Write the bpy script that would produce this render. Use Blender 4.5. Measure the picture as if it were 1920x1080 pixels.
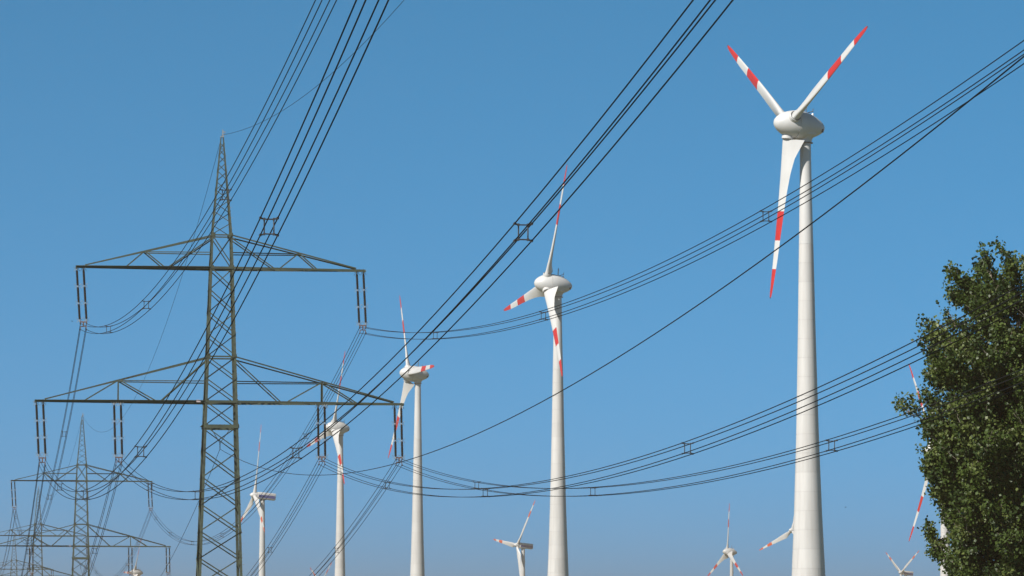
import bpy, math, random
import numpy as np
from mathutils import Vector, Matrix

# ------------------------------------------------------------------ clear
for o in list(bpy.data.objects):
    bpy.data.objects.remove(o, do_unlink=True)
scene = bpy.context.scene
R = math.radians

# ------------------------------------------------------------------ camera
cam_data = bpy.data.cameras.new('camera')
cam = bpy.data.objects.new('camera', cam_data)
scene.collection.objects.link(cam)
cam_data.sensor_width = 36.0
cam_data.lens = 7500 / 1920 * 36.0          # 140 mm telephoto
cam_data.clip_start = 0.5
cam_data.clip_end = 60000
cam.location = (0, 0, 1.7)
cam.rotation_euler = (R(90) + math.atan(738 / 7500), 0, 0)
scene.camera = cam
scene.render.resolution_x = 1024
scene.render.resolution_y = 576

# ------------------------------------------------------------------ light
SUN_EL = R(40)
SUN_AZ_LEFT = R(45)      # sun stands behind the camera, this far round to the left
sun_vec = Vector((-math.sin(SUN_AZ_LEFT) * math.cos(SUN_EL), -math.cos(SUN_AZ_LEFT) * math.cos(SUN_EL), math.sin(SUN_EL)))
SKY_LIFT = 0.07
world = bpy.data.worlds.new('World')
scene.world = world
world.use_nodes = True
wn = world.node_tree.nodes
wl = world.node_tree.links
bg = wn['Background']
sky = wn.new('ShaderNodeTexSky')
sky.sky_type = 'NISHITA'
sky.sun_disc = False
sky.sun_elevation = SUN_EL
sky.sun_rotation = math.atan2(sun_vec.x, sun_vec.y)
sky.altitude = 3000
sky.air_density = 0.3
sky.dust_density = 0.0
sky.ozone_density = 6.0
tint = wn.new('ShaderNodeMix')           # camera colour rendering of the blue sky
tint.data_type = 'RGBA'
tint.blend_type = 'MULTIPLY'
tint.inputs[0].default_value = 1.0
tint.inputs[7].default_value = (0.92, 3.45, 2.85, 1)
geo = wn.new('ShaderNodeTexCoord')       # clear-air sky: start the dome a little above the murky horizon band
lift = wn.new('ShaderNodeVectorMath')
lift.operation = 'ADD'
lift.inputs[1].default_value = (0, 0, SKY_LIFT)
nrm_ = wn.new('ShaderNodeVectorMath')
nrm_.operation = 'NORMALIZE'
wl.new(geo.outputs['Generated'], lift.inputs[0])
wl.new(lift.outputs[0], nrm_.inputs[0])
wl.new(nrm_.outputs[0], sky.inputs['Vector'])
wl.new(sky.outputs[0], tint.inputs[6])
wl.new(tint.outputs[2], bg.inputs['Color'])
bg.inputs['Strength'].default_value = 0.0585

sun_data = bpy.data.lights.new('sun', 'SUN')
sun_data.energy = 5.0
sun_data.angle = R(0.53)
sun_data.color = (1.0, 0.95, 0.88)
sun = bpy.data.objects.new('sun', sun_data)
scene.collection.objects.link(sun)
sun.rotation_euler = sun_vec.to_track_quat('Z', 'Y').to_euler()

scene.view_settings.view_transform = 'Standard'
scene.view_settings.look = 'None'
scene.view_settings.exposure = 0.75
scene.view_settings.gamma = 1.0
scene.view_settings.use_curve_mapping = False

# ------------------------------------------------------------------ helpers
COL = scene.collection


def mat(name, base, rough=0.6, var=0.0, scale=1.0, metallic=0.0, detail=6, base2=None, bump=0.0, objvar=0.0,
        stretch=(1, 1, 1)):
    m = bpy.data.materials.new(name)
    m.use_nodes = True
    nt = m.node_tree
    b = nt.nodes['Principled BSDF']
    b.inputs['Roughness'].default_value = rough
    b.inputs['Metallic'].default_value = metallic
    b.inputs['Base Color'].default_value = (*base, 1)
    if var > 0 or base2:
        tc = nt.nodes.new('ShaderNodeTexCoord')
        mp = nt.nodes.new('ShaderNodeMapping')
        mp.inputs['Scale'].default_value = stretch
        nz = nt.nodes.new('ShaderNodeTexNoise')
        nz.inputs['Scale'].default_value = scale
        nz.inputs['Detail'].default_value = detail
        nz.inputs['Roughness'].default_value = 0.65
        rp = nt.nodes.new('ShaderNodeValToRGB')
        rp.color_ramp.elements[0].position = 0.32
        rp.color_ramp.elements[1].position = 0.68
        c2 = base2 or tuple(c * (1 - var) for c in base)
        rp.color_ramp.elements[0].color = (*c2, 1)
        rp.color_ramp.elements[1].color = (*base, 1)
        nt.links.new(tc.outputs['Object'], mp.inputs['Vector'])
        nt.links.new(mp.outputs[0], nz.inputs['Vector'])
        nt.links.new(nz.outputs['Fac'], rp.inputs[0])
        out = rp.outputs[0]
        if objvar > 0:
            oi = nt.nodes.new('ShaderNodeObjectInfo')
            mr = nt.nodes.new('ShaderNodeMapRange')
            mr.inputs['To Min'].default_value = 1 - objvar
            mr.inputs['To Max'].default_value = 1.0
            mx = nt.nodes.new('ShaderNodeMix')
            mx.data_type = 'RGBA'
            mx.blend_type = 'MULTIPLY'
            mx.inputs[0].default_value = 1.0
            cmb = nt.nodes.new('ShaderNodeCombineColor')
            nt.links.new(oi.outputs['Random'], mr.inputs['Value'])
            for i in range(3):
                nt.links.new(mr.outputs[0], cmb.inputs[i])
            nt.links.new(out, mx.inputs[6])
            nt.links.new(cmb.outputs[0], mx.inputs[7])
            out = mx.outputs[2]
        nt.links.new(out, b.inputs['Base Color'])
        if bump > 0:
            bp = nt.nodes.new('ShaderNodeBump')
            bp.inputs['Strength'].default_value = bump
            bp.inputs['Distance'].default_value = 0.02
            nt.links.new(nz.outputs['Fac'], bp.inputs['Height'])
            nt.links.new(bp.outputs[0], b.inputs['Normal'])
    return m


M = {}
M['steel'] = mat('painted_lattice_steel', (0.066, 0.086, 0.053), 0.6, scale=3.0, base2=(0.03, 0.036, 0.024), objvar=0.35)
M['wire'] = mat('weathered_aluminium_wire', (0.008, 0.009, 0.011), 0.8, var=0.4, scale=4)
M['wire'].node_tree.nodes['Principled BSDF'].inputs['Specular IOR Level'].default_value = 0.15
M['spacer'] = mat('spacer_cast_metal', (0.045, 0.043, 0.045), 0.55, var=0.4, scale=12)
M['porcelain'] = mat('dark_glazed_porcelain', (0.022, 0.016, 0.014), 0.25, var=0.3, scale=8)
M['zinc'] = mat('galvanised_fittings', (0.32, 0.33, 0.34), 0.45, var=0.3, scale=9, metallic=0.3)
M['rust'] = mat('rust_stained_fittings', (0.16, 0.085, 0.06), 0.7, var=0.5, scale=14)
M['white'] = mat('white_turbine_paint', (0.53, 0.525, 0.51), 0.40, scale=0.35, base2=(0.46, 0.452, 0.435), stretch=(1, 1, 0.35))
M['concrete'] = mat('painted_concrete_segments', (0.53, 0.52, 0.50), 0.6, scale=1.1, base2=(0.445, 0.43, 0.41), objvar=0.09, stretch=(1, 1, 0.07))
M['joint'] = mat('joint_mortar', (0.30, 0.29, 0.28), 0.8, var=0.2, scale=2)
M['red'] = mat('signal_red_paint', (0.46, 0.011, 0.011), 0.45, scale=0.5, base2=(0.36, 0.011, 0.011))
M['orange'] = mat('faded_orange_red_paint', (0.52, 0.075, 0.025), 0.45, scale=0.5, base2=(0.45, 0.07, 0.025))
M['black'] = mat('black_rubber', (0.02, 0.02, 0.022), 0.6, var=0.3, scale=5)
M['grey'] = mat('dark_grey_metal', (0.10, 0.105, 0.11), 0.5, var=0.3, scale=5)
M['blue'] = mat('navy_stripe_paint', (0.018, 0.05, 0.22), 0.4, var=0.2, scale=1)
M['bark'] = mat('poplar_bark', (0.22, 0.185, 0.15), 0.9, scale=5, base2=(0.10, 0.082, 0.064), bump=0.6)
M['plate'] = mat('faded_marker_plate', (0.5, 0.4, 0.4), 0.6, var=0.3, scale=8)
M['feather'] = mat('dark_feathers', (0.03, 0.028, 0.027), 0.8, var=0.3, scale=20)
M['lamp'] = mat('obstruction_light_glass', (0.7, 0.68, 0.66), 0.15, var=0.1, scale=3)


def leaf_mat(name, c, c2):
    m = mat(name, c, 0.45, scale=0.7, base2=c2, detail=3)
    nt = m.node_tree
    b = nt.nodes['Principled BSDF']
    b.inputs['Specular IOR Level'].default_value = 0.25
    tr = nt.nodes.new('ShaderNodeBsdfTranslucent')
    tr.inputs['Color'].default_value = (c[0] * 1.3, c[1] * 1.4, c[2] * 0.8, 1)
    mx = nt.nodes.new('ShaderNodeMixShader')
    mx.inputs[0].default_value = 0.18
    nt.links.new(b.outputs[0], mx.inputs[1])
    nt.links.new(tr.outputs[0], mx.inputs[2])
    nt.links.new(mx.outputs[0], nt.nodes['Material Output'].inputs['Surface'])
    return m


M['leaf'] = leaf_mat('poplar_leaf', (0.056, 0.082, 0.016), (0.036, 0.058, 0.012))
M['leaf_dark'] = leaf_mat('poplar_leaf_dark', (0.034, 0.054, 0.013), (0.022, 0.038, 0.010))
M['leaf_pale'] = leaf_mat('poplar_leaf_pale', (0.105, 0.130, 0.034), (0.068, 0.088, 0.022))


def mesh_from(name, verts, faces, smooth=False, sharp=None):
    me = bpy.data.meshes.new(name)
    me.from_pydata([tuple(v) for v in verts], [], faces)
    me.update()
    if smooth:
        me.shade_smooth()
        if sharp:
            me.set_sharp_from_angle(angle=R(sharp))
    return me


def obj(name, me, material=None, parent=None, matrix=None):
    if material is not None and len(me.materials) == 0:
        me.materials.append(material)
    o = bpy.data.objects.new(name, me)
    COL.objects.link(o)
    if parent is not None:
        o.parent = parent
    if matrix is not None:
        o.matrix_basis = matrix
    return o


def tag(o, label=None, category=None, group=None, kind=None):
    if label:
        o['label'] = label
    if category:
        o['category'] = category
    if group:
        o['group'] = group
    if kind:
        o['kind'] = kind
    return o


def thing(name, label, category, loc=(0, 0, 0), rz=0.0, group=None):
    o = bpy.data.objects.new(name, None)
    o.empty_display_size = 0.5
    COL.objects.link(o)
    o.location = loc
    o.rotation_euler = (0, 0, rz)
    return tag(o, label, category, group)


def copy_tree(src, parent=None):
    c = src.copy()
    COL.objects.link(c)
    if parent is not None:
        c.parent = parent
    for ch in list(src.children):
        copy_tree(ch, c)
    return c


def lathe(name, prof, n=32, smooth=True, sharp=35, axis='Z'):
    """prof: list of (radius, height); closed to a point where radius is 0"""
    vs, fs, rings = [], [], []
    for r, h in prof:
        if r < 1e-6:
            rings.append([len(vs)])
            vs.append((0, 0, h))
        else:
            i0 = len(vs)
            rings.append(list(range(i0, i0 + n)))
            for k in range(n):
                a = 2 * math.pi * k / n
                vs.append((r * math.cos(a), r * math.sin(a), h))
    for a, b in zip(rings[:-1], rings[1:]):
        if len(a) == 1 and len(b) == 1:
            continue
        for k in range(n):
            k2 = (k + 1) % n
            if len(a) == 1:
                fs.append((a[0], b[k2], b[k]))
            elif len(b) == 1:
                fs.append((a[k], a[k2], b[0]))
            else:
                fs.append((a[k], a[k2], b[k2], b[k]))
    if len(rings[0]) > 1:
        fs.append(tuple(reversed(rings[0])))
    if len(rings[-1]) > 1:
        fs.append(tuple(rings[-1]))
    if axis == 'Y':      # height runs along +Y
        vs = [(x, h, -y) for x, y, h in vs]
    return mesh_from(name, vs, fs, smooth, sharp)


def frame(p, q, side=None):
    """matrix whose Z runs from p to q (unit length = |q-p|)"""
    p, q = Vector(p), Vector(q)
    z = q - p
    L = z.length
    z = z / L
    s = Vector(side) if side is not None else (Vector((0, 0, 1)) if abs(z.z) < 0.9 else Vector((0, 1, 0)))
    x = s - z * s.dot(z)
    if x.length < 1e-4:
        x = z.orthogonal()
    x.normalize()
    y = z.cross(x)
    m = Matrix(((x.x, y.x, z.x * L, p.x), (x.y, y.y, z.y * L, p.y), (x.z, y.z, z.z * L, p.z), (0, 0, 0, 1)))
    return m


_unit = {}


def angle_mesh(w, t, material):
    """unit-length L-angle bar, flanges along +X and +Y"""
    k = ('L', w, t, material)
    if k not in _unit:
        pts = [(0, 0), (w, 0), (w, t), (t, t), (t, w), (0, w)]
        pts = [(x - w * 0.3, y - w * 0.3) for x, y in pts]
        vs = [(x, y, 0) for x, y in pts] + [(x, y, 1) for x, y in pts]
        fs = [(i, (i + 1) % 6, (i + 1) % 6 + 6, i + 6) for i in range(6)] + [(5, 4, 3, 2, 1, 0), (6, 7, 8, 9, 10, 11)]
        me = mesh_from('angle_bar', vs, fs)
        me.materials.append(M[material])
        _unit[k] = me
    return _unit[k]


def rod_mesh(r, material, n=6):
    k = ('rod', r, material, n)
    if k not in _unit:
        me = lathe('rod', [(r, 0), (r, 1)], n, True, 40)
        me.materials.append(M[material])
        _unit[k] = me
    return _unit[k]


def bar(name, p, q, w, parent, side=None, material='steel', t=None):
    return obj(name, angle_mesh(w, t or max(0.012, w * 0.16), material), None, parent, frame(p, q, side))


def rod(name, p, q, r, parent, material='zinc', n=6):
    return obj(name, rod_mesh(r, material, n), None, parent, frame(p, q))


def box_geo(cx, cy, cz, sx, sy, sz, vs, fs):
    i = len(vs)
    for dx in (-.5, .5):
        for dy in (-.5, .5):
            for dz in (-.5, .5):
                vs.append((cx + dx * sx, cy + dy * sy, cz + dz * sz))
    fs += [(i, i + 1, i + 3, i + 2), (i + 4, i + 6, i + 7, i + 5), (i, i + 4, i + 5, i + 1), (i + 2, i + 3, i + 7, i + 6),
           (i, i + 2, i + 6, i + 4), (i + 1, i + 5, i + 7, i + 3)]


def tube_geo(pts, r, n, vs, fs):
    pts = [Vector(p) for p in pts]
    i0 = len(vs)
    for j, p in enumerate(pts):
        d = (pts[min(j + 1, len(pts) - 1)] - pts[max(j - 1, 0)]).normalized()
        s = d.cross(Vector((0, 0, 1)))
        if s.length < 1e-3:
            s = d.cross(Vector((0, 1, 0)))
        s.normalize()
        u = s.cross(d)
        rr = r[j] if isinstance(r, (list, tuple)) else r
        for k in range(n):
            a = 2 * math.pi * k / n
            vs.append(p + s * (rr * math.cos(a)) + u * (rr * math.sin(a)))
    for j in range(len(pts) - 1):
        for k in range(n):
            a, b = i0 + j * n + k, i0 + j * n + (k + 1) % n
            fs.append((a, b, b + n, a + n))
    fs.append(tuple(range(i0 + n - 1, i0 - 1, -1)))
    e = i0 + (len(pts) - 1) * n
    fs.append(tuple(range(e, e + n)))


# ------------------------------------------------------------------ ground
gm = bpy.data.materials.new('stubble_field')
gm.use_nodes = True
nt = gm.node_tree
gb = nt.nodes['Principled BSDF']
gb.inputs['Roughness'].default_value = 0.95
tc = nt.nodes.new('ShaderNodeTexCoord')
n1 = nt.nodes.new('ShaderNodeTexNoise')
n1.inputs['Scale'].default_value = 0.01
n2 = nt.nodes.new('ShaderNodeTexNoise')
n2.inputs['Scale'].default_value = 0.8
n2.inputs['Detail'].default_value = 8
r1 = nt.nodes.new('ShaderNodeValToRGB')
r1.color_ramp.elements[0].color = (0.06, 0.09, 0.03, 1)
r1.color_ramp.elements[0].position = 0.4
r1.color_ramp.elements[1].color = (0.11, 0.10, 0.05, 1)
r1.color_ramp.elements[1].position = 0.6
mx = nt.nodes.new('ShaderNodeMix')
mx.data_type = 'RGBA'
mx.blend_type = 'OVERLAY'
mx.inputs[0].default_value = 0.5
nt.links.new(tc.outputs['Object'], n1.inputs['Vector'])
nt.links.new(tc.outputs['Object'], n2.inputs['Vector'])
nt.links.new(n1.outputs['Fac'], r1.inputs[0])
nt.links.new(r1.outputs[0], mx.inputs[6])
nt.links.new(n2.outputs['Color'], mx.inputs[7])
nt.links.new(mx.outputs[2], gb.inputs['Base Color'])
gv, gf = [(0, 0, 0)], []
for rr in (300, 1500, 4000, 8000):
    for k in range(48):
        gv.append((rr * math.cos(2 * math.pi * k / 48), rr * math.sin(2 * math.pi * k / 48) + 1500 * (rr > 1500), 0))
for k in range(48):
    k2 = (k + 1) % 48
    gf.append((0, 1 + k, 1 + k2))
    for j in range(3):
        a = 1 + j * 48
        gf.append((a + k, a + 48 + k, a + 48 + k2, a + k2))
tag(obj('ground', mesh_from('ground', gv, gf), gm), kind='structure')

# ================================================================== WIND TURBINES
TILT = R(4.0)


def airfoil_loop(n=22):
    """unit loop, x in [0,1] from leading to trailing edge, y thickness of 1 (full)"""
    out = []
    for k in range(n):
        a = 2 * math.pi * k / n
        x = 0.5 * (1 - math.cos(a))
        yt = (0.2969 * math.sqrt(x) - 0.1260 * x - 0.3516 * x * x + 0.2843 * x ** 3 - 0.1036 * x ** 4) / 0.2
        yt = yt * 1.0
        y = yt if a <= math.pi else -yt * 0.75
        out.append((x, y))
    return out


AF = airfoil_loop()
NAF = len(AF)


def blade_mesh(name, table, bands, Rt, mats, prebend=0.4):
    """table rows: r, chord, thick, twist(deg), lead (distance of leading edge ahead of axis), round(0..1)"""
    rs = sorted(set([row[0] for row in table] + [b * Rt for b in bands] +
                    list(np.linspace(table[3][0], Rt * 0.985, 30))))
    T = np.array(table, float)
    vs, fs, mi = [], [], []
    rings = []
    for r in rs:
        c, th, tw, ld, rd = [float(np.interp(r, T[:, 0], T[:, i])) for i in range(1, 6)]
        tw = R(tw)
        ring = []
        yb = -prebend * (r / Rt) ** 2          # tips bend upwind (local -Y is upwind)
        for k, (x, y) in enumerate(AF):
            a = 2 * math.pi * k / NAF
            xa, ya = ld - x * c, y * th
            xr, yr = 0.5 * th * math.cos(a), 0.5 * th * math.sin(a)
            xx, yy = xa * (1 - rd) + xr * rd, ya * (1 - rd) + yr * rd
            X = xx * math.cos(tw) + yy * math.sin(tw)
            Y = -xx * math.sin(tw) + yy * math.cos(tw)
            ring.append(len(vs))
            vs.append((X, Y + yb, r))
        rings.append(ring)
    for j in range(len(rings) - 1):
        rm = 0.5 * (rs[j] + rs[j + 1]) / Rt
        idx = 0
        if bands[0] < rm < bands[1] or rm > bands[2]:
            idx = 1
        if rm > 0.993:
            idx = 2
        for k in range(NAF):
            k2 = (k + 1) % NAF
            fs.append((rings[j][k], rings[j][k2], rings[j + 1][k2], rings[j + 1][k]))
            mi.append(idx)
    fs.append(tuple(reversed(rings[0])))
    mi.append(0)
    fs.append(tuple(rings[-1]))
    mi.append(2)
    me = mesh_from(name, vs, fs, True, 50)
    for m_ in mats:
        me.materials.append(M[m_])
    me.polygons.foreach_set('material_index', mi)
    return me


E_TABLE = [  # wide-root blade of the big machines
    (1.6, 2.1, 2.1, 42, 1.05, 1), (3.1, 2.1, 2.1, 42, 1.05, 1), (3.15, 4.75, 1.75, 41, 1.05, 0.0), (4.8, 4.1, 1.5, 35, 1.0, 0),
    (7, 3.3, 1.2, 25, 0.98, 0), (10, 2.8, 0.92, 17, 0.94, 0), (14, 2.4, 0.7, 11.5, 0.88, 0), (18, 2.15, 0.52, 8.5, 0.8, 0),
    (23, 1.85, 0.38, 6.5, 0.68, 0), (28, 1.6, 0.27, 5, 0.56, 0), (32, 1.2, 0.19, 3.5, 0.44, 0), (34.3, 0.85, 0.12, 3, 0.33, 0),
    (35.2, 0.5, 0.08, 3, 0.2, 0), (35.5, 0.16, 0.04, 3, 0.08, 0)]
B_TABLE = [  # slender blade with a shoulder
    (0.9, 1.5, 1.5, 20, 0.75, 1), (2.0, 1.5, 1.5, 20, 0.75, 1), (4.2, 2.3, 1.2, 18, 0.8, 0.25), (6.2, 2.9, 0.85, 15, 0.85, 0),
    (9, 2.6, 0.62, 11, 0.8, 0), (13, 2.2, 0.45, 8, 0.7, 0), (18, 1.75, 0.33, 5, 0.58, 0), (23, 1.35, 0.23, 3, 0.46, 0),
    (27, 1.0, 0.16, 2, 0.36, 0), (30, 0.6, 0.09, 1, 0.24, 0), (31, 0.15, 0.04, 1, 0.07, 0)]
E_BLADE = blade_mesh('wide_root_blade', E_TABLE, (0.5, 0.667, 0.83), 35.5, ('white', 'red', 'black'), 0.5)
S_TABLE = [row if i < 2 else (row[0], row[1] * (0.55 if row[0] < 12 else 0.72), row[2] * 0.8, row[3] * 0.6, row[4] * 0.8, row[5]) for i, row in enumerate(E_TABLE)]
S_BLADE = blade_mesh('slim_blade', S_TABLE, (0.5, 0.667, 0.83), 35.5, ('white', 'red', 'black'), 1.2)
B_BLADE = blade_mesh('slender_blade', B_TABLE, (0.62, 0.75, 0.88), 31.0, ('white', 'orange', 'orange'), 0.3)

# egg-shaped spinner and nacelle, +Y runs downwind from the rotor plane
E_SPIN = lathe('spinner', [(0, -3.35), (0.35, -3.3), (0.8, -3.12), (1.25, -2.75), (1.75, -2.15), (2.2, -1.4), (2.55, -0.5),
                           (2.76, 0.3), (2.88, 1.05), (2.9, 1.2), (2.6, 1.2)], 48, True, 40, 'Y')
E_NAC = lathe('nacelle', [(2.55, 1.27), (2.93, 1.27), (2.95, 1.45), (2.95, 2.1), (2.86, 3.0), (2.66, 4.0), (2.36, 5.0), (1.98, 5.9),
                          (1.55, 6.7), (1.1, 7.35), (0.7, 7.75), (0.3, 7.96), (0, 8.0)], 48, True, 40, 'Y')
E_COLLAR = lathe('blade_collar', [(1.16, 1.9), (1.2, 2.0), (1.2, 3.0), (1.14, 3.07), (1.06, 3.07)], 32, True, 35)
E_SEAL = lathe('blade_seal', [(1.1, 3.055), (1.1, 3.125)], 32, True, 35)
E_SEAM = lathe('spinner_seam', [(2.5, 1.18), (2.82, 1.18), (2.82, 1.29), (2.5, 1.29)], 48, True, 35, 'Y')
E_NECK = lathe('yaw_neck', [(1.2, -3.62), (1.26, -3.6), (1.3, -3.2), (1.42, -2.85), (1.75, -2.45), (2.2, -2.15), (2.3, -1.6), (1.0, -1.2)], 40, True, 40)
E_RING = lathe('yaw_ring', [(1.0, -3.76), (1.55, -3.76), (1.57, -3.7), (1.55, -3.64), (1.0, -3.64)], 40, True, 35)
vs, fs = [], []
box_geo(0, 0, 0, 0.62, 0.12, 1.15, vs, fs)
VENT = mesh_from('tail_vent', vs, fs)


def sensor_mesh():
    vs, fs = [], []
    # lightning hoop
    hoop = [Vector((0.32 * math.cos(a), 0, 1.35 + 0.75 * math.sin(a))) for a in np.linspace(0, math.pi, 9)]
    hoop = [Vector((0.32, 0, -0.3))] + hoop + [Vector((-0.32, 0, -0.3))]
    tube_geo(hoop, 0.075, 5, vs, fs)
    # cross arm with vane and cup
    tube_geo([(0, 0.3, 0), (0, 1.7, 0.55)], 0.09, 5, vs, fs)
    tube_geo([(0, 1.65, 0.4), (0, 1.65, 1.0)], 0.07, 5, vs, fs)
    tube_geo([(-0.3, 1.65, 1.0), (0.3, 1.65, 1.0)], 0.06, 5, vs, fs)
    return mesh_from('wind_sensor', vs, fs)


SENSOR = sensor_mesh()
BEACON = lathe('obstruction_light', [(0.22, -0.2), (0.24, 0.25), (0.2, 0.38), (0.08, 0.46), (0, 0.48)], 12, True, 40)

TOWER_R = [(0, 1.12), (4, 1.15), (9, 1.22), (22, 1.48), (38, 1.78), (60, 2.30), (75, 2.82), (90, 3.5), (100, 4.05), (113, 4.8)]


def tower_radius(d):     # d = distance below the tower head
    xs, ys = zip(*TOWER_R)
    return float(np.interp(d, xs, ys))


_tower_cache = {}


def e_tower_parts(hubz):
    """steel head section, then stacked concrete rings with recessed joints"""
    key = round(hubz, 1)
    if key in _tower_cache:
        return _tower_cache[key]
    top = hubz - 3.76
    steel_end = top - 20.5
    parts = []
    # steel head
    prof = [(tower_radius(top - z), z) for z in np.linspace(steel_end + 0.03, top, 12)]
    parts.append(('steel_section', lathe('steel_section', prof, 48, True, 40), 'white'))
    # the joint core inside the gaps
    zs = np.linspace(-0.3, steel_end, 14)
    prof = [(tower_radius(top - z) - 0.02, z) for z in zs]
    parts.append(('tower_core', lathe('tower_core', prof, 48, True, 40), 'joint'))
    z = steel_end
    k = 0
    while z > 0.2:
        h = 3.83
        z0 = max(z - h, -0.25)
        r1, r0 = tower_radius(top - z), tower_radius(top - z0)
        g = 0.028
        b = 0.012
        two = (k > 13)
        spans = [(0, 2 * math.pi)] if not two else [(0, math.pi), (math.pi, 2 * math.pi)]
        rot = (k * 1.3) % math.pi if two else 0
        # camera-side joints show on every second pair only
        for s0, s1 in spans:
            n = 48 if not two else 24
            gap = 0.0 if not two else 0.010 / r0 * 2
            vs, fs = [], []
            prof = [(r0 - b, z0 + g), (r0, z0 + g + b), (r1, z - b), (r1 - b, z)]
            prof = [(r0 - 0.2, z0 + g)] + prof + [(r1 - 0.2, z)]
            m_ = n if not two else n + 1
            for r_, h_ in prof:
                for q in range(m_):
                    a = s0 + rot + gap + (s1 - s0 - 2 * gap) * q / n
                    vs.append((r_ * math.cos(a), r_ * math.sin(a), h_))
            for j in range(len(prof) - 1):
                for q in range(n):
                    q2 = (q + 1) % m_
                    fs.append((j * m_ + q, j * m_ + q2, (j + 1) * m_ + q2, (j + 1) * m_ + q))
            if two:
                for q in (0, n):
                    fs.append(tuple(j * m_ + q for j in range(len(prof))))
            parts.append(('tower_segment', mesh_from('tower_segment', vs, fs, True, 28), 'concrete'))
        z = z0
        k += 1
    _tower_cache[key] = parts
    return parts


GR_T = 'wind turbines with banded blades'


def e_turbine(label, hub, yaw_deg, phi_deg, blade=None, tilt=TILT):
    hub = Vector(hub)
    yaw = R(yaw_deg)
    over = 3.7
    fwd = Vector((-math.sin(yaw), -math.cos(yaw), 0))
    base = hub - fwd * over * math.cos(tilt)
    t = thing('wind_turbine', label, 'wind turbine', (base.x, base.y, 0), -yaw, GR_T)
    hz = hub.z
    for nm, me, mm in e_tower_parts(hz):
        obj(nm, me, M[mm], t)
    H = Matrix.Translation((0, -over * math.cos(tilt), hz)) @ Matrix.Rotation(-tilt, 4, 'X')
    obj('spinner', E_SPIN, M['white'], t, H)
    nac = obj('nacelle', E_NAC, M['white'], t, H)
    obj('spinner_seam', E_SEAM, M['grey'], t, H)
    obj('yaw_neck', E_NECK, M['white'], t, Matrix.Translation((0, 0, hz)))
    obj('yaw_ring', E_RING, M['black'], t, Matrix.Translation((0, 0, hz)))
    obj('tail_vent', VENT, M['black'], nac, Matrix.Translation((1.20, 7.05, -0.45)) @ Matrix.Rotation(R(-58), 4, 'Z'))
    obj('wind_sensor', SENSOR, M['grey'], nac, Matrix.Translation((0, 3.6, 2.7)))
    obj('obstruction_light', BEACON, M['lamp'], nac, Matrix.Translation((0.45, 5.0, 2.3)))
    for i in range(3):
        Bm = H @ Matrix.Rotation(R(phi_deg + 120 * i), 4, 'Y')
        bl = obj('blade', blade or E_BLADE, None, t, Bm)
        obj('blade_collar', E_COLLAR, M['white'], bl)
        obj('blade_seal', E_SEAL, M['grey'], bl)
    return t


def rounded_box(name, x0, x1, y0, y1, z0, z1, bev, taper=1.0):
    """long box along Y with bevelled long edges; the far end may taper"""
    sec = []
    for cx, cz, a0 in ((x1 - bev, z1 - bev, 0), (x0 + bev, z1 - bev, 90), (x0 + bev, z0 + bev, 180), (x1 - bev, z0 + bev, 270)):
        for k in range(5):
            a = R(a0 + 90 * k / 4)
            sec.append((cx + bev * math.cos(a), cz + bev * math.sin(a)))
    vs, fs = [], []
    n = len(sec)
    for y, s in ((y0, 0.9), (y0 + 0.25, 1), (y1 - 0.3, taper), (y1, taper * 0.93)):
        for x, z in sec:
            vs.append((x * s, y, z1 + (z - z1) * s - (1 - s) * 0.25))
    for j in range(3):
        for k in range(n):
            k2 = (k + 1) % n
            fs.append((j * n + k, j * n + k2, (j + 1) * n + k2, (j + 1) * n + k))
    fs.append(tuple(range(n)))
    fs.append(tuple(range(4 * n - 1, 3 * n - 1, -1)))
    return mesh_from(name, vs, fs, True, 30)


B_SPIN = lathe('spinner', [(0, -2.1), (0.3, -2.0), (0.75, -1.6), (1.15, -0.9), (1.32, 0), (1.3, 0.9), (1.0, 1.0)], 28, True, 40, 'Y')
B_NAC = rounded_box('nacelle', -1.45, 1.45, 1.05, 9.2, -1.5, 1.55, 0.45, 0.97)
vs, fs = [], []
for sx in (-1, 1):
    box_geo(sx * 1.47, 5.2, -0.2, 0.05, 7.2, 1.2, vs, fs)
B_STRIPE = mesh_from('side_stripe', vs, fs)
B_TOWER = {}


def b_turbine(label, hub, yaw_deg, phi_deg, tilt=R(5)):
    hub = Vector(hub)
    yaw = R(yaw_deg)
    over = 3.6
    fwd = Vector((-math.sin(yaw), -math.cos(yaw), 0))
    base = hub - fwd * over * math.cos(tilt)
    t = thing('wind_turbine', label, 'wind turbine', (base.x, base.y, 0), -yaw, GR_T)
    hz = hub.z
    key = round(hz)
    if key not in B_TOWER:
        B_TOWER[key] = lathe('tower', [(2.0, -0.3), (1.75, hz * 0.3), (1.35, hz * 0.65), (1.0, hz - 2.2), (1.06, hz - 2.2), (1.06, hz - 1.2)], 32, True, 40)
    obj('tower', B_TOWER[key], M['white'], t)
    H = Matrix.Translation((0, -over * math.cos(tilt), hz)) @ Matrix.Rotation(-tilt, 4, 'X')
    obj('spinner', B_SPIN, M['white'], t, H)
    nac = obj('nacelle', B_NAC, M['white'], t, H)
    obj('side_stripe', B_STRIPE, M['blue'], nac)
    for i in range(3):
        obj('blade', B_BLADE, None, t, H @ Matrix.Rotation(R(phi_deg + 120 * i), 4, 'Y'))
    return t


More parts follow.
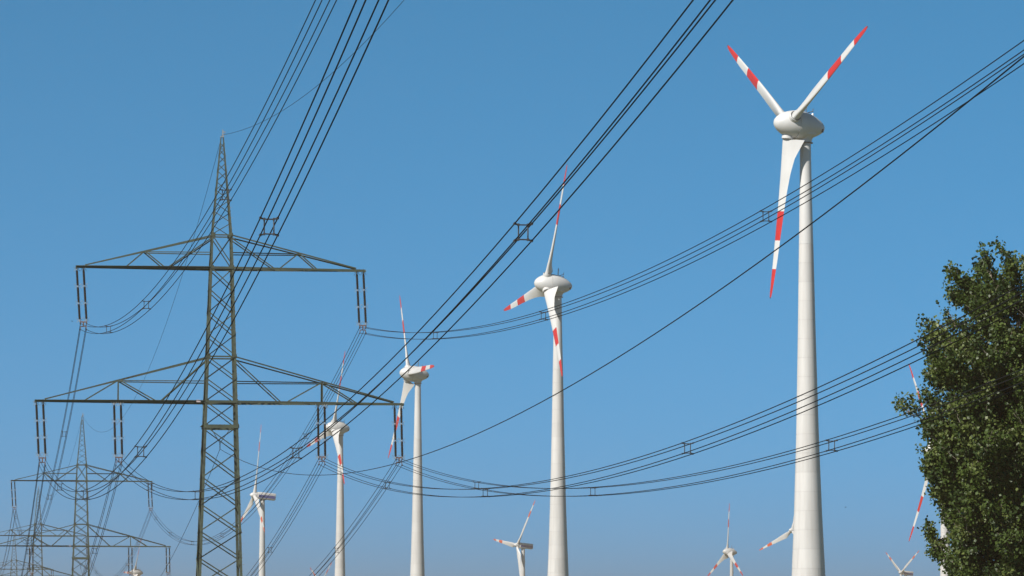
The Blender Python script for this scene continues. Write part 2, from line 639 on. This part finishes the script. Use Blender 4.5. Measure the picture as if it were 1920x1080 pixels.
e_turbine('tallest and nearest white wind turbine, next to the leafy tree', (55.8, 798.6, 113.5), 66.3, 64.9)
e_turbine('white wind turbine in mid picture, second largest, one blade across its tower', (9.5, 1129.2, 114.0), 71.5, 22.8)
e_turbine('white wind turbine with one blade stretched right over its nacelle', (-38.3, 1473.4, 115.0), 72.4, -29.9)
e_turbine('white wind turbine seen behind the right lower crossarm of the big pylon', (-79.8, 1778.4, 114.4), 68.8, 18.8)
b_turbine('white wind turbine with blue striped box nacelle right behind the big pylon leg', (-111.5, 1732.4, 82.0), 72.6, 3.3)
b_turbine('small box nacelle wind turbine low in the sky, just left of the second largest turbine', (2.9, 2221.0, 77.0), 64.0, 37.9)
e_turbine('small wind turbine with rounded nacelle and upright blade left of the tallest tower', (156.1, 2909.5, 95.5), 68.0, 0.8)
b_turbine('wind turbine mostly hidden behind the foot of the tallest tower', (145.6, 2080.0, 79.8), 60.0, 12.3)
b_turbine('low wind turbine with two blades in a V between tallest tower and tree', (280.9, 2893.7, 80.0), 68.7, 60.6)
e_turbine('tiny wind turbine with rounded nacelle at the bottom edge among the left pylons', (-327.0, 3468.8, 95.9), 70.2, 31.4)
e_turbine('wind turbine half hidden behind the left edge of the tree crown', (143.7, 1360.0, 80.2), 70.4, -29.8, S_BLADE, R(0.5))
e_turbine('distant wind turbine showing only one blade tip above the bottom edge', (-176.8, 3700.0, 91.5), 68.0, 57.0)

# ================================================================== PYLONS
PYL_ROT = R(8.15)
NR = Vector((math.cos(PYL_ROT), math.sin(PYL_ROT), 0))
PYLONS = [Vector((-24.92, 341.0, 0)), Vector((-75.9, 705.4, 0)), Vector((-115.0, 971.2, 0)), Vector((-156.8, 1261.8, 0))]
HW = [(0, 2.2), (10.6, 1.86), (25.46, 1.38), (29.3, 1.25), (36.95, 1.0), (39.76, 0.88), (48.3, 0.13)]


def hw(z):
    xs, ys = zip(*HW)
    return float(np.interp(z, xs, ys))


def corner(z, sx, sy):
    return Vector((sx * hw(z), sy * hw(z), z))


def leg_mesh(sx, sy):
    zs = [-0.3, 10.6, 25.46, 36.95, 39.76, 48.35]
    ws = [0.24, 0.23, 0.21, 0.19, 0.14, 0.08]
    vs, fs = [], []
    for z, w in zip(zs, ws):
        c = corner(max(z, 0), sx, sy)
        c.z = z
        t = 0.03
        for x, y in ((0, 0), (w, 0), (w, t), (t, t), (t, w), (0, w)):
            vs.append((c.x - sx * x, c.y - sy * y, z))
    for j in range(len(zs) - 1):
        for k in range(6):
            k2 = (k + 1) % 6
            fs.append((j * 6 + k, j * 6 + k2, j * 6 + 6 + k2, j * 6 + 6 + k))
    fs.append((0, 1, 2, 3, 4, 5))
    e = 6 * (len(zs) - 1)
    fs.append(tuple(e + k for k in range(6)))
    return mesh_from('leg', vs, fs)


def crossarm(root, name, zb, zt, tip, join, node, feet, inner, hang, sgn):
    """one side of a crossarm; sgn -1 left, +1 right. bottom chord pair, top chord pair, web bars, plan lacing"""
    hb, ht = hw(zb), hw(zt)
    dtip = 0.16

    def bot(x, sy):      # point on bottom chord at lateral distance x
        k = (x - hb) / (tip - hb)
        return Vector((sgn * x, sy * (hb + (dtip - hb) * k), zb))

    def topc(x, sy):
        k = (x - ht) / (join - ht)
        jp = bot(join, sy)
        return Vector((sgn * x, sy * (ht + (abs(jp.y) - ht) * k), zt + (zb + 0.12 - zt) * k))
    # main part: bottom chords as one beam-like pair (front and back), joined by the tip plate
    vs, fs = [], []
    box_geo(sgn * (tip - 0.05), 0, zb - 0.06, 0.12, 2 * dtip + 0.12, 0.22, vs, fs)
    arm = obj(name, mesh_from(name, vs, fs), M['steel'], root)
    for sy in (-1, 1):
        bar('bottom_chord', bot(hb, sy), bot(tip, sy), 0.18, arm, (0, 0, -1))
        bar('top_chord', topc(ht, sy), topc(join, sy), 0.11, arm, (0, -sy, 0))
        for f in feet:
            bar('web_brace', topc(node, sy), bot(f, sy), 0.10, arm, (0, -sy, 0))
        bar('web_brace', bot(inner, sy), Vector((sgn * ht, sy * ht, zt - 0.25)), 0.10, arm, (0, -sy, 0))
        zn = topc(node, sy).z - 0.06
        p = topc(node, sy)
        p.z = zn
        bar('arm_strut', p, Vector((sgn * hw(zn), sy * hw(zn), zn)), 0.085, arm, (0, 0, -1))
        if hang:
            bar('arm_post', bot(node, sy), topc(node, sy), 0.11, arm, (0, -sy, 0))
    # plan lacing between the two bottom chords
    n = int((tip - hb) / 1.25)
    for i in range(n):
        xa, xb = hb + (tip - 0.4 - hb) * i / n, hb + (tip - 0.4 - hb) * (i + 1) / n
        s = 1 if i % 2 else -1
        p, q = bot(xa, s), bot(xb, -s)
        p.z -= 0.03
        q.z -= 0.03
        bar('plan_lacing', p, q, 0.07, arm, (0, 0, -1))
    return arm


def build_pylon(label, loc):
    t = thing('lattice_pylon', label, 'pylon', loc, PYL_ROT, 'pylons of the power line')
    for sx in (-1, 1):
        for sy in (-1, 1):
            obj('leg', leg_mesh(sx, sy), M['steel'], t)
    body = [0.0, 3.9, 7.2, 9.75, 12.09, 14.35, 16.62, 18.94, 21.22, 23.36, 25.46, 27.4, 29.3, 31.2, 33.1, 35.05, 36.95, 39.76]
    for i in range(len(body) - 1):
        z0, z1 = body[i], body[i + 1]
        last = i == len(body) - 2
        for sy in (-1, 1):        # front (-1) and back (+1) faces
            y = (0, -sy, 0)
            w = 0.1 if z0 < 20 else 0.085
            bar('diagonal_brace', corner(z1, -1, sy), corner(z0, 1, sy), w, t, y)
            if last or (i % 2 == 0) == (sy == -1) or 23 < z0 < 29:
                bar('diagonal_brace', corner(z0, -1, sy), corner(z1, 1, sy), w, t, (0, sy, 0))
        for sx in (-1, 1):        # side faces
            x = (-sx, 0, 0)
            a, b = (-1, 1) if i % 2 else (1, -1)
            bar('diagonal_brace', corner(z0, sx, a), corner(z1, sx, b), 0.085, t, x)
    for z, w in ((39.76, 0.12), (36.95, 0.2), (29.3, 0.13), (25.46, 0.2), (23.36, 0.3)):
        for s in (-1, 1):
            bar('horizontal_strut', corner(z, -1, s), corner(z, 1, s), w, t, (0, 0, -1))
            bar('horizontal_strut', corner(z, s, -1), corner(z, s, 1), w * 0.8, t, (0, 0, -1))
        if w > 0.15:
            bar('horizontal_strut', corner(z, -1, -1), corner(z, 1, 1), 0.1, t, (0, 0, -1))
    peak = [39.76, 40.78, 41.8, 42.75, 43.65, 44.5, 45.3, 46.0, 46.65, 47.25, 47.8]
    for i in range(len(peak) - 1):
        z0, z1 = peak[i], peak[i + 1]
        for sy in (-1, 1):
            s = 1 if (i % 2 == 0) == (sy == -1) else -1
            bar('peak_brace', corner(z0, -s, sy), corner(z1, s, sy), 0.065, t, (0, -sy, 0))
            bar('peak_brace', corner(z0, sy, s), corner(z1, sy, -s), 0.065, t, (-sy, 0, 0))
    bar('horizontal_strut', corner(47.25, -1, -1), corner(47.25, 1, -1), 0.07, t, (0, 0, -1))
    vs, fs = [], []
    box_geo(0, 0, 48.32, 0.3, 0.3, 0.1, vs, fs)
    box_geo(0.05, 0, 48.62, 0.1, 0.1, 0.6, vs, fs)
    box_geo(0.16, 0, 48.72, 0.26, 0.12, 0.08, vs, fs)
    box_geo(0.16, 0, 48.5, 0.26, 0.12, 0.06, vs, fs)
    obj('peak_cap', mesh_from('peak_cap', vs, fs), M['zinc'], t)
    for s in (-1, 1):
        crossarm(t, 'upper_crossarm', 36.95, 39.70, 12.4, 11.6, 6.6, (8.15, 4.95), 4.5, False, s)
        crossarm(t, 'lower_crossarm', 25.46, 29.22, 15.75, 14.9, 8.7, (11.6, 5.6), 5.1, True, s)
    for z in (39.76, 36.95, 29.3, 25.46, 23.36):
        for sx in (-1, 1):
            for sy in (-1, 1):
                c = corner(z, sx, sy)
                vs, fs = [], []
                box_geo(c.x - sx * 0.13, c.y + sy * 0.012, z, 0.36, 0.018, 0.34, vs, fs)
                obj('gusset_plate', mesh_from('gusset_plate', vs, fs), M['steel'], t)
    vs, fs = [], []
    box_geo(-1.95, -1.42, 25.44, 0.34, 0.02, 0.2, vs, fs)
    obj('marker_plate', mesh_from('marker_plate', vs, fs), M['plate'], t)
    vs, fs = [], []
    z = 3.0
    k = 0
    while z < 47.5:
        c = corner(z, 1, -1)
        if k % 2:
            box_geo(c.x + 0.09, c.y + 0.03, z, 0.2, 0.025, 0.025, vs, fs)
        else:
            box_geo(c.x - 0.02, c.y - 0.09, z, 0.025, 0.2, 0.025, vs, fs)
        z += 0.45
        k += 1
    obj('step_bolt_row', mesh_from('step_bolt_row', vs, fs), M['zinc'], t)
    # V hanger for the low cable in the middle of the tower
    for s in (-1, 1):
        rod('cable_hanger', (s * 0.85, -0.9, 23.2), (0.0, 0, 21.95), 0.03, t, 'grey')
    rod('cable_hanger', (0, 0, 21.98), (0, 0, 21.45), 0.05, t, 'grey')
    return t


pylon = build_pylon('large green-grey lattice pylon with two crossarms, nearest of the line', PYLONS[0])
for loc, lab in ((PYLONS[1], 'second lattice pylon of the line, seen under the near left crossarm'),
                 (PYLONS[2], 'third lattice pylon, small, just left of the second one'),
                 (PYLONS[3], 'farthest tiny lattice pylon in the bottom left corner')):
    c = copy_tree(pylon)
    c.location = loc
    c['label'] = lab

# ================================================================== INSULATORS
prof = [(0.05, 0.0)]
for k in range(14):
    h = 0.08 + k * 0.088
    prof += [(0.085, h), (0.125, h + 0.02), (0.085, h + 0.05)]
prof += [(0.05, 1.33)]
INS_ROD = lathe('insulator_rod', prof, 10, True, 60)


def horn_mesh():
    vs, fs = [], []
    for s in (-1, 1):
        tube_geo([(0, 0, 0), (0.16 * s, 0, 0.0), (0.22 * s, 0, 0.12), (0.3 * s, 0, 0.16)], 0.02, 4, vs, fs)
        tube_geo([(0, 0, -0.1), (0.16 * s, 0, -0.1), (0.22 * s, 0, -0.2), (0.26 * s, 0, -0.22)], 0.02, 4, vs, fs)
    tube_geo([(0, 0, 0.06), (0, 0, -0.18)], 0.05, 6, vs, fs)
    return mesh_from('arcing_horn', vs, fs)


HORN = horn_mesh()


def yoke_mesh():
    vs, fs = [], []
    box_geo(0, 0, 0.10, 0.66, 0.05, 0.10, vs, fs)
    box_geo(0, 0, -0.10, 0.10, 0.05, 0.34, vs, fs)
    box_geo(0, 0, -0.28, 0.52, 0.05, 0.07, vs, fs)
    for sx in (-1, 1):
        box_geo(sx * 0.24, 0, -0.06, 0.06, 0.05, 0.24, vs, fs)
        box_geo(sx * 0.24, 0, -0.41, 0.06, 0.05, 0.24, vs, fs)
    return mesh_from('yoke', vs, fs)


def clamp_mesh():
    vs, fs = [], []
    tube_geo([(0, -0.22, 0.0), (0, -0.1, -0.03), (0, 0.1, -0.03), (0, 0.22, 0)], 0.05, 6, vs, fs)
    return mesh_from('suspension_clamp', vs, fs)


YOKE, CLAMP = yoke_mesh(), clamp_mesh()
HB = 0.255      # half spacing of the four-wire bundle
# lateral at the arm, arm height, lateral and height of the bundle centre
PHASES = {'UL': (-12.04, 36.8, -11.70, 31.80), 'UR': (11.95, 36.8, 12.21, 31.79), 'LL': (-15.33, 25.3, -15.04, 20.19),
          'L': (-8.75, 25.3, -8.58, 20.28), 'R': (8.66, 25.3, 8.735, 20.46), 'RR': (15.26, 25.3, 15.38, 20.45)}
PN = {'UL': 'left end of the upper crossarm', 'UR': 'right end of the upper crossarm', 'LL': 'left end of the lower crossarm',
      'L': 'left middle of the lower crossarm', 'R': 'right middle of the lower crossarm', 'RR': 'right end of the lower crossarm'}
ORD = ['nearest', 'second', 'third', 'farthest']


def build_insulator(label, ph):
    x0, z0, x1, z1 = PHASES[ph]
    top = Vector((x0, 0, z0 + 0.1))
    dz = z0 - z1
    t = thing('insulator_set', label, 'insulator', (0, 0, 0), PYL_ROT, 'hanging insulator sets')
    lean = math.atan2(x1 - x0, dz)
    base = Matrix.Translation(top) @ Matrix.Rotation(-lean, 4, 'Y')
    L = dz - 0.45          # length of the strings
    for s in (-1, 1):
        zc = -0.18
        obj('arcing_horn', HORN, M['zinc'], t, base @ Matrix.Translation((s * 0.285, 0, zc + 0.04)))
        for k in range(3):
            obj('insulator_rod', INS_ROD, M['porcelain'], t, base @ Matrix.Translation((s * 0.285, 0, zc - 0.08)) @ Matrix.Rotation(math.pi, 4, 'X'))
            zc -= 0.08 + 1.33 + 0.04
            obj('arcing_horn', HORN, M['zinc'], t, base @ Matrix.Translation((s * 0.285, 0, zc + 0.02)))
        rod('link', base @ Vector((s * 0.285, 0, 0.15)), base @ Vector((s * 0.285, 0, -0.26)), 0.035, t, 'grey')
    yk = obj('yoke', YOKE, M['rust'], t, Matrix.Translation((x1, 0, z1 + 0.28)))
    for sx in (-1, 1):
        rod('link', base @ Vector((sx * 0.285, 0, zc + 0.05)), Vector((x1 + sx * 0.27, 0, z1 + 0.36)), 0.035, t, 'grey')
        for sz in (-1, 1):
            obj('suspension_clamp', CLAMP, M['black'], yk, Matrix.Translation((sx * HB * 1.05, 0, -0.28 + sz * HB)))
    return t


protos = {}
for ph in PHASES:
    t = build_insulator('black insulator pair, %s, nearest pylon' % PN[ph], ph)
    t.location = PYLONS[0]
    protos[ph] = t
for i, plist in ((1, ('UL', 'UR', 'L', 'R', 'RR')), (2, ('UR',)), (3, ('UR',))):
    for ph in plist:
        t = copy_tree(protos[ph])
        t.location = PYLONS[i]
        t['label'] = 'black insulator pair, %s, %s pylon' % (PN[ph], ORD[i])

# ================================================================== CONDUCTORS


def spacer_mesh():
    vs, fs = [], []
    h = HB
    i = h * 0.55
    v = h * 0.86
    corners = [(-i, v), (i, v), (i, -v), (-i, -v)]
    for k in range(4):
        a, b = corners[k], corners[(k + 1) % 4]
        tube_geo([(a[0], 0, a[1]), (b[0], 0, b[1])], 0.022, 5, vs, fs)
        sx, sz = (1 if a[0] > 0 else -1), (1 if a[1] > 0 else -1)
        tube_geo([(a[0], 0, a[1]), (sx * h, 0, sz * h)], 0.028, 5, vs, fs)
        tube_geo([(sx * h, -0.05, sz * h), (sx * h, 0.05, sz * h)], 0.045, 6, vs, fs)
        tube_geo([(a[0], -0.04, a[1]), (a[0], 0.04, a[1])], 0.045, 6, vs, fs)
    return mesh_from('spacer', vs, fs)


SPACER = spacer_mesh()


def wire_mesh(fun, s0, s1, r, n=64):
    vs, fs = [], []
    tube_geo([fun(s) for s in np.linspace(s0, s1, n)], r, 6, vs, fs)
    return mesh_from('wire', vs, fs, True)


def bundle(label, start, az, z1, b, c, s1, spacers, r, group):
    """four parallel wires; start = point over the ground, az = heading, z(s) = z1 + b s + c s^2"""
    d = Vector((math.sin(az), math.cos(az), 0))
    nrm = Vector((math.cos(az), -math.sin(az), 0))
    t = thing('conductor_bundle', label, 'power line', (start.x, start.y, 0), 0, group)
    for ox in (-HB, HB):
        for oz in (-HB, HB):
            f = lambda s: d * s + nrm * ox + Vector((0, 0, z1 + b * s + c * s * s + oz))
            obj('wire', wire_mesh(f, 0, s1, r), M['wire'], t)
    for s in spacers:
        p = d * s + Vector((0, 0, z1 + b * s + c * s * s))
        tg = (d + Vector((0, 0, b + 2 * c * s))).normalized()
        rz = math.atan2(-tg.x, tg.y)
        obj('spacer', SPACER, M['spacer'], t, Matrix.Translation(p) @ Matrix.Rotation(rz, 4, 'Z'))
    return t


def single(label, start, az, z1, b, c, s1, r, group):
    d = Vector((math.sin(az), math.cos(az), 0))
    f = lambda s: d * s + Vector((0, 0, z1 + b * s + c * s * s))
    o = obj('single_cable', wire_mesh(f, 0, s1, r), M['wire'])
    o.location = (start.x, start.y, 0)
    return tag(o, label, 'cable', group)


def local(p, x):
    return p + NR * x


# --- near span, from the nearest pylon over the camera's right
C0 = 0.0004003
NEAR = {'UL': (8.556, -0.1100, 275), 'LL': (8.370, -0.1129, 282), 'L': (8.649, -0.1135, 283), 'R': (9.111, -0.1123, 280),
        'RR': (9.230, -0.1110, 277), 'UR': (9.249, -0.1137, 284)}
NL = {'UL': 'four-wire bundle from the upper left arm, crossing the pylon peak to the top edge',
      'LL': 'four-wire bundle from the lower left arm end, steepest, leaving at the top edge',
      'L': 'four-wire bundle sweeping diagonally across the sky from the inner left insulators',
      'R': 'four-wire bundle from the inner right insulators, running into the middle of the tree',
      'RR': 'lowest four-wire bundle on the right, from the lower right arm end to the tree',
      'UR': 'four-wire bundle from the upper right arm across the tallest turbine'}
for ph, (ang, b, s1) in NEAR.items():
    st = local(PYLONS[0], PHASES[ph][2])
    bundle(NL[ph], st, math.pi - R(ang), PHASES[ph][3], b, C0, s1, (44.0, 92.2, 155.2, 224.4), 0.021, 'conductor bundles of the near span')
single('thin cable from the middle of the nearest pylon rising to the right edge', PYLONS[0], math.pi - R(9.0), 21.45, -0.1094, 0.000385, 284, 0.021, 'single cables')
single('thin earth wire from the nearest pylon peak to the top edge', local(PYLONS[0], 0.1), math.pi - R(9.41), 48.5, -0.1204, 0.000478, 252, 0.016, 'single cables')

# --- far spans
CF = 0.00033
for i, plist in ((0, ('UL', 'LL', 'L', 'R', 'RR', 'UR')), (1, ('UL', 'UR')), (2, ('UR',))):
    p, q = PYLONS[i], PYLONS[i + 1]
    cf = CF if i == 0 else 0.00047
    ce = 0.00034 if i == 0 else 0.00042
    for ph in plist:
        a, e = local(p, PHASES[ph][2]), local(q, PHASES[ph][2])
        v = e - a
        Ls = v.length
        n = 6
        sp = [Ls * k for k in (0.152, 0.304, 0.487, 0.66, 0.824, 0.95)]
        bundle('far wires, %s to %s pylon, %s' % (ORD[i], ORD[i + 1], PN[ph]), a, math.atan2(v.x, v.y),
               PHASES[ph][3], -cf * Ls, cf, Ls, sp, 0.024, 'conductor bundles of the far spans')
    v = q - p
    single('faint earth wire between the peaks of the %s and %s pylon' % (ORD[i], ORD[i + 1]), p, math.atan2(v.x, v.y), 48.5, -ce * v.length, ce, v.length, 0.017, 'single cables')
    if i == 0:
        single('thin cable between the middles of the nearest and second pylon', p, math.atan2(v.x, v.y), 21.45, -0.00032 * v.length, 0.00032, v.length, 0.022, 'single cables')

# ================================================================== TREE
rng = np.random.default_rng(7)
random.seed(7)
TREE = Vector((24.65, 186.0, 0))
tree = thing('poplar_tree', 'dark green leafy poplar tree at the right edge', 'tree', TREE)


# limbs: (height on trunk, azimuth deg, reach, rise)
def limb_path(z0, az, reach, rise, n=7, wob=0.25):
    a = R(az)
    pts = []
    for k in range(n):
        t_ = k / (n - 1)
        r_ = reach * (t_ ** 0.8)
        z_ = z0 + rise * (t_ ** 1.15)
        w = Vector((random.uniform(-wob, wob), random.uniform(-wob, wob), random.uniform(-wob, wob))) * (0 if k == 0 else 1)
        pts.append(Vector((r_ * math.cos(a), r_ * math.sin(a), z_)) + w)
    return pts


trunk_pts = [Vector((0, 0, -0.2)), Vector((0.1, 0, 3)), Vector((-0.1, 0.1, 7)), Vector((0.15, 0, 11)), Vector((0.3, 0.1, 15)), Vector((0.45, 0, 18.0)), Vector((0.6, 0, 20.4))]
vs, fs = [], []
tube_geo(trunk_pts, [0.55, 0.42, 0.36, 0.28, 0.19, 0.1, 0.03], 10, vs, fs)
obj('trunk', mesh_from('trunk', vs, fs, True), M['bark'], tree)


def trunk_at(z):
    for a, b in zip(trunk_pts[:-1], trunk_pts[1:]):
        if z <= b.z:
            k = (z - a.z) / (b.z - a.z)
            return a.lerp(b, k)
    return trunk_pts[-1]


def crown_reach(z, az_deg):
    """crown outline: how far leaves reach from the trunk at height z"""
    prof = [(1.5, 1.0), (3, 1.6), (5, 2.6), (7, 4.0), (8.4, 4.8), (9.6, 5.1), (11.8, 5.1), (13.8, 5.4), (16, 5.25), (17.3, 5.3), (18.5, 4.9), (19.5, 4.3), (20.6, 3.4), (21.5, 1.8)]
    xs, ys = zip(*prof)
    base = float(np.interp(z, xs, ys))
    return base * (1 + 0.04 * math.sin(R(az_deg) * 3 + z * 0.7) + 0.05 * math.sin(z * 1.9 + R(az_deg) * 2))


twigs = []          # (centre, radius, direction)
NL_ = 250
NSIL = 56              # limbs of the well-lit side towards the open field
for i in range(NL_):
    rise = random.uniform(2.2, 5.2)
    if i < NL_ - NSIL:
        ztip = 3.6 + 17.7 * (i + 0.5) / (NL_ - NSIL)
        az = (i * 137.5 + random.uniform(-20, 20)) % 360
        fac = random.uniform(0.5, 1.0)
    else:
        k_ = i - (NL_ - NSIL)
        ztip = 5.5 + 15.8 * (k_ + 0.5) / NSIL
        az = (150, 172, 190, 212, 232)[k_ % 5] + random.uniform(-9, 9)
        fac = random.uniform(0.88, 1.02)
        if k_ % 7 == 3:
            fac = 1.12
        if k_ % 6 == 5:                   # thick foliage half way up
            ztip, az, fac = random.uniform(10.6, 13.0), random.uniform(172, 200), random.uniform(0.98, 1.08)
    z0 = min(max(1.6, ztip - rise), 18.5)
    reach = crown_reach(ztip, az) * fac
    base = trunk_at(z0)
    pts = [p + Vector((base.x, base.y, 0)) * (1 - k / 6) for k, p in enumerate(limb_path(z0, az, reach, ztip - z0))]
    r0 = max(0.03, 0.13 * (1 - ztip / 24))
    vs, fs = [], []
    tube_geo(pts, [r0 * (1 - 0.85 * k / (len(pts) - 1)) for k in range(len(pts))], 6, vs, fs)
    limb = obj('limb', mesh_from('limb', vs, fs, True), M['bark'], tree)
    tv, tf = [], []
    nt_ = int(10 + reach * 2.8)
    for k in range(nt_):
        t_ = random.uniform(0.25, 1.0)
        j = min(int(t_ * (len(pts) - 1)), len(pts) - 2)
        p = pts[j].lerp(pts[j + 1], t_ * (len(pts) - 1) - j)
        a = R(az + random.uniform(-95, 95))
        ln = random.uniform(0.7, 1.6) * (1.15 - 0.35 * t_)
        e = p + Vector((math.cos(a) * ln * 0.6, math.sin(a) * ln * 0.6, random.uniform(0.35, 1.0) * ln))
        m_ = p.lerp(e, 0.5) + Vector((0, 0, 0.08))
        tube_geo([p, m_, e], [0.022, 0.016, 0.008], 4, tv, tf)
        if abs(e.z - (18.5 + 0.6 * (e.x + 1.6))) < 0.5 and -2.4 < e.x < -0.4:
            continue                      # the open fork between the two leaders
        twigs.append((p, m_, e))
    obj('twig_spray', mesh_from('twig_spray', tv, tf), M['bark'], limb)['kind'] = 'stuff'
for k in range(26):       # leader shoots at the very top
    z0 = random.uniform(16.5, 20.2)
    p = trunk_at(z0)
    a = random.uniform(0, 2 * math.pi)
    e = p + Vector((math.cos(a) * random.uniform(0.2, 1.1), math.sin(a) * random.uniform(0.2, 1.1), random.uniform(0.5, 1.3)))
    twigs.append((p, p.lerp(e, 0.5), e))


def leaf_cloud(sel, per, size, spread):
    P, D = [], []
    for (a, m_, e) in sel:
        n = rng.poisson(per)
        t_ = rng.beta(1.6, 1.0, n)
        base = np.outer(1 - t_, np.array(a)) + np.outer(t_, np.array(e))
        P.append(base + rng.normal(0, spread, (n, 3)) * np.array([1, 1, 0.9]))
    P = np.concatenate(P)
    n = len(P)
    # leaf frame: drooping tips, random azimuth
    az = rng.uniform(0, 2 * np.pi, n)
    droop = rng.normal(-0.5, 0.5, n)
    u = np.stack([np.cos(az) * np.cos(droop), np.sin(az) * np.cos(droop), np.sin(droop)], 1)
    rv = rng.normal(0, 1, (n, 3))
    v = np.cross(u, rv)
    v /= np.linalg.norm(v, axis=1)[:, None]
    s = size * rng.uniform(0.65, 1.25, n)[:, None]
    w = np.cross(u, v)
    q = np.stack([P, P + u * s * 0.42 + v * s * 0.46 + w * s * 0.08, P + u * s, P + u * s * 0.42 - v * s * 0.46 + w * s * 0.08], 1)
    me = bpy.data.meshes.new('foliage')
    me.vertices.add(n * 4)
    me.vertices.foreach_set('co', q.reshape(-1).astype(np.float32))
    me.loops.add(n * 6)
    idx = (np.arange(n) * 4)[:, None] + np.array([0, 1, 2, 0, 2, 3])
    me.loops.foreach_set('vertex_index', idx.reshape(-1).astype(np.int32))
    me.polygons.add(n * 2)
    me.polygons.foreach_set('loop_start', (np.arange(n * 2) * 3).astype(np.int32))
    me.update(calc_edges=True)
    return me


order = list(range(len(twigs)))
random.shuffle(order)
cut = [0, int(len(order) * 0.45), int(len(order) * 0.8), len(order)]
for k, mm in enumerate(('leaf', 'leaf_dark', 'leaf_pale')):
    sel = [twigs[j] for j in order[cut[k]:cut[k + 1]]]
    me = leaf_cloud(sel, 66, 0.165, 0.16)
    o = obj('crown', me, M[mm], tree)
    o['kind'] = 'stuff'

# ================================================================== BIRDS


def bird(label, loc, rz, bank):
    vs, fs = [], []
    tube_geo([(0, -0.12, 0), (0, -0.08, 0.005), (0, 0, 0.01), (0, 0.08, 0.0), (0, 0.16, -0.005)], [0.008, 0.025, 0.035, 0.025, 0.012], 8, vs, fs)
    body = mesh_from('body', vs, fs, True)
    t = thing('bird', label, 'bird', loc, rz, 'birds in flight')
    t.rotation_euler = (0, bank, rz)
    t.scale = (0.5, 0.5, 0.5)
    obj('body', body, M['feather'], t)
    for sx in (-1, 1):
        top = [(0.02, -0.06, 0.01), (0.16, -0.05, 0.07), (0.30, 0.05, 0.05), (0.17, 0.03, 0.065), (0.02, 0.06, 0.01)]
        vs = [(sx * x, y, z) for x, y, z in top] + [(sx * x, y, z - 0.008) for x, y, z in top]
        fs = [(0, 1, 3, 4), (1, 2, 3), (5, 9, 8, 6), (6, 8, 7)] + [(i, (i + 1) % 5, (i + 1) % 5 + 5, i + 5) for i in range(5)]
        obj('wing', mesh_from('wing', vs, fs), M['feather'], t)


bird('tiny dark bird gliding left of the upper left insulators', (-29.8, 270.0, 26.0), R(70), R(8))
bird('tiny dark bird to the right of the tallest turbine tower', (25.0, 300.0, 14.7), R(-60), R(-15))

# ================================================================== HAZE
vs, fs = [], []
box_geo(0, 1500, 75.5, 19400, 19400, 153, vs, fs)
hz = mesh_from('haze', vs, fs)
hm = bpy.data.materials.new('thin_summer_haze')
hm.use_nodes = True
hn = hm.node_tree
for n_ in list(hn.nodes):
    if n_.type != 'OUTPUT_MATERIAL':
        hn.nodes.remove(n_)
pv = hn.nodes.new('ShaderNodeVolumePrincipled')
pv.inputs['Color'].default_value = (0.63, 0.45, 0.29, 1)
pv.inputs['Density'].default_value = 0.00022
pv.inputs['Anisotropy'].default_value = 0.2
hn.links.new(pv.outputs[0], hn.nodes['Material Output'].inputs['Volume'])
tag(obj('haze', hz, hm), kind='stuff')
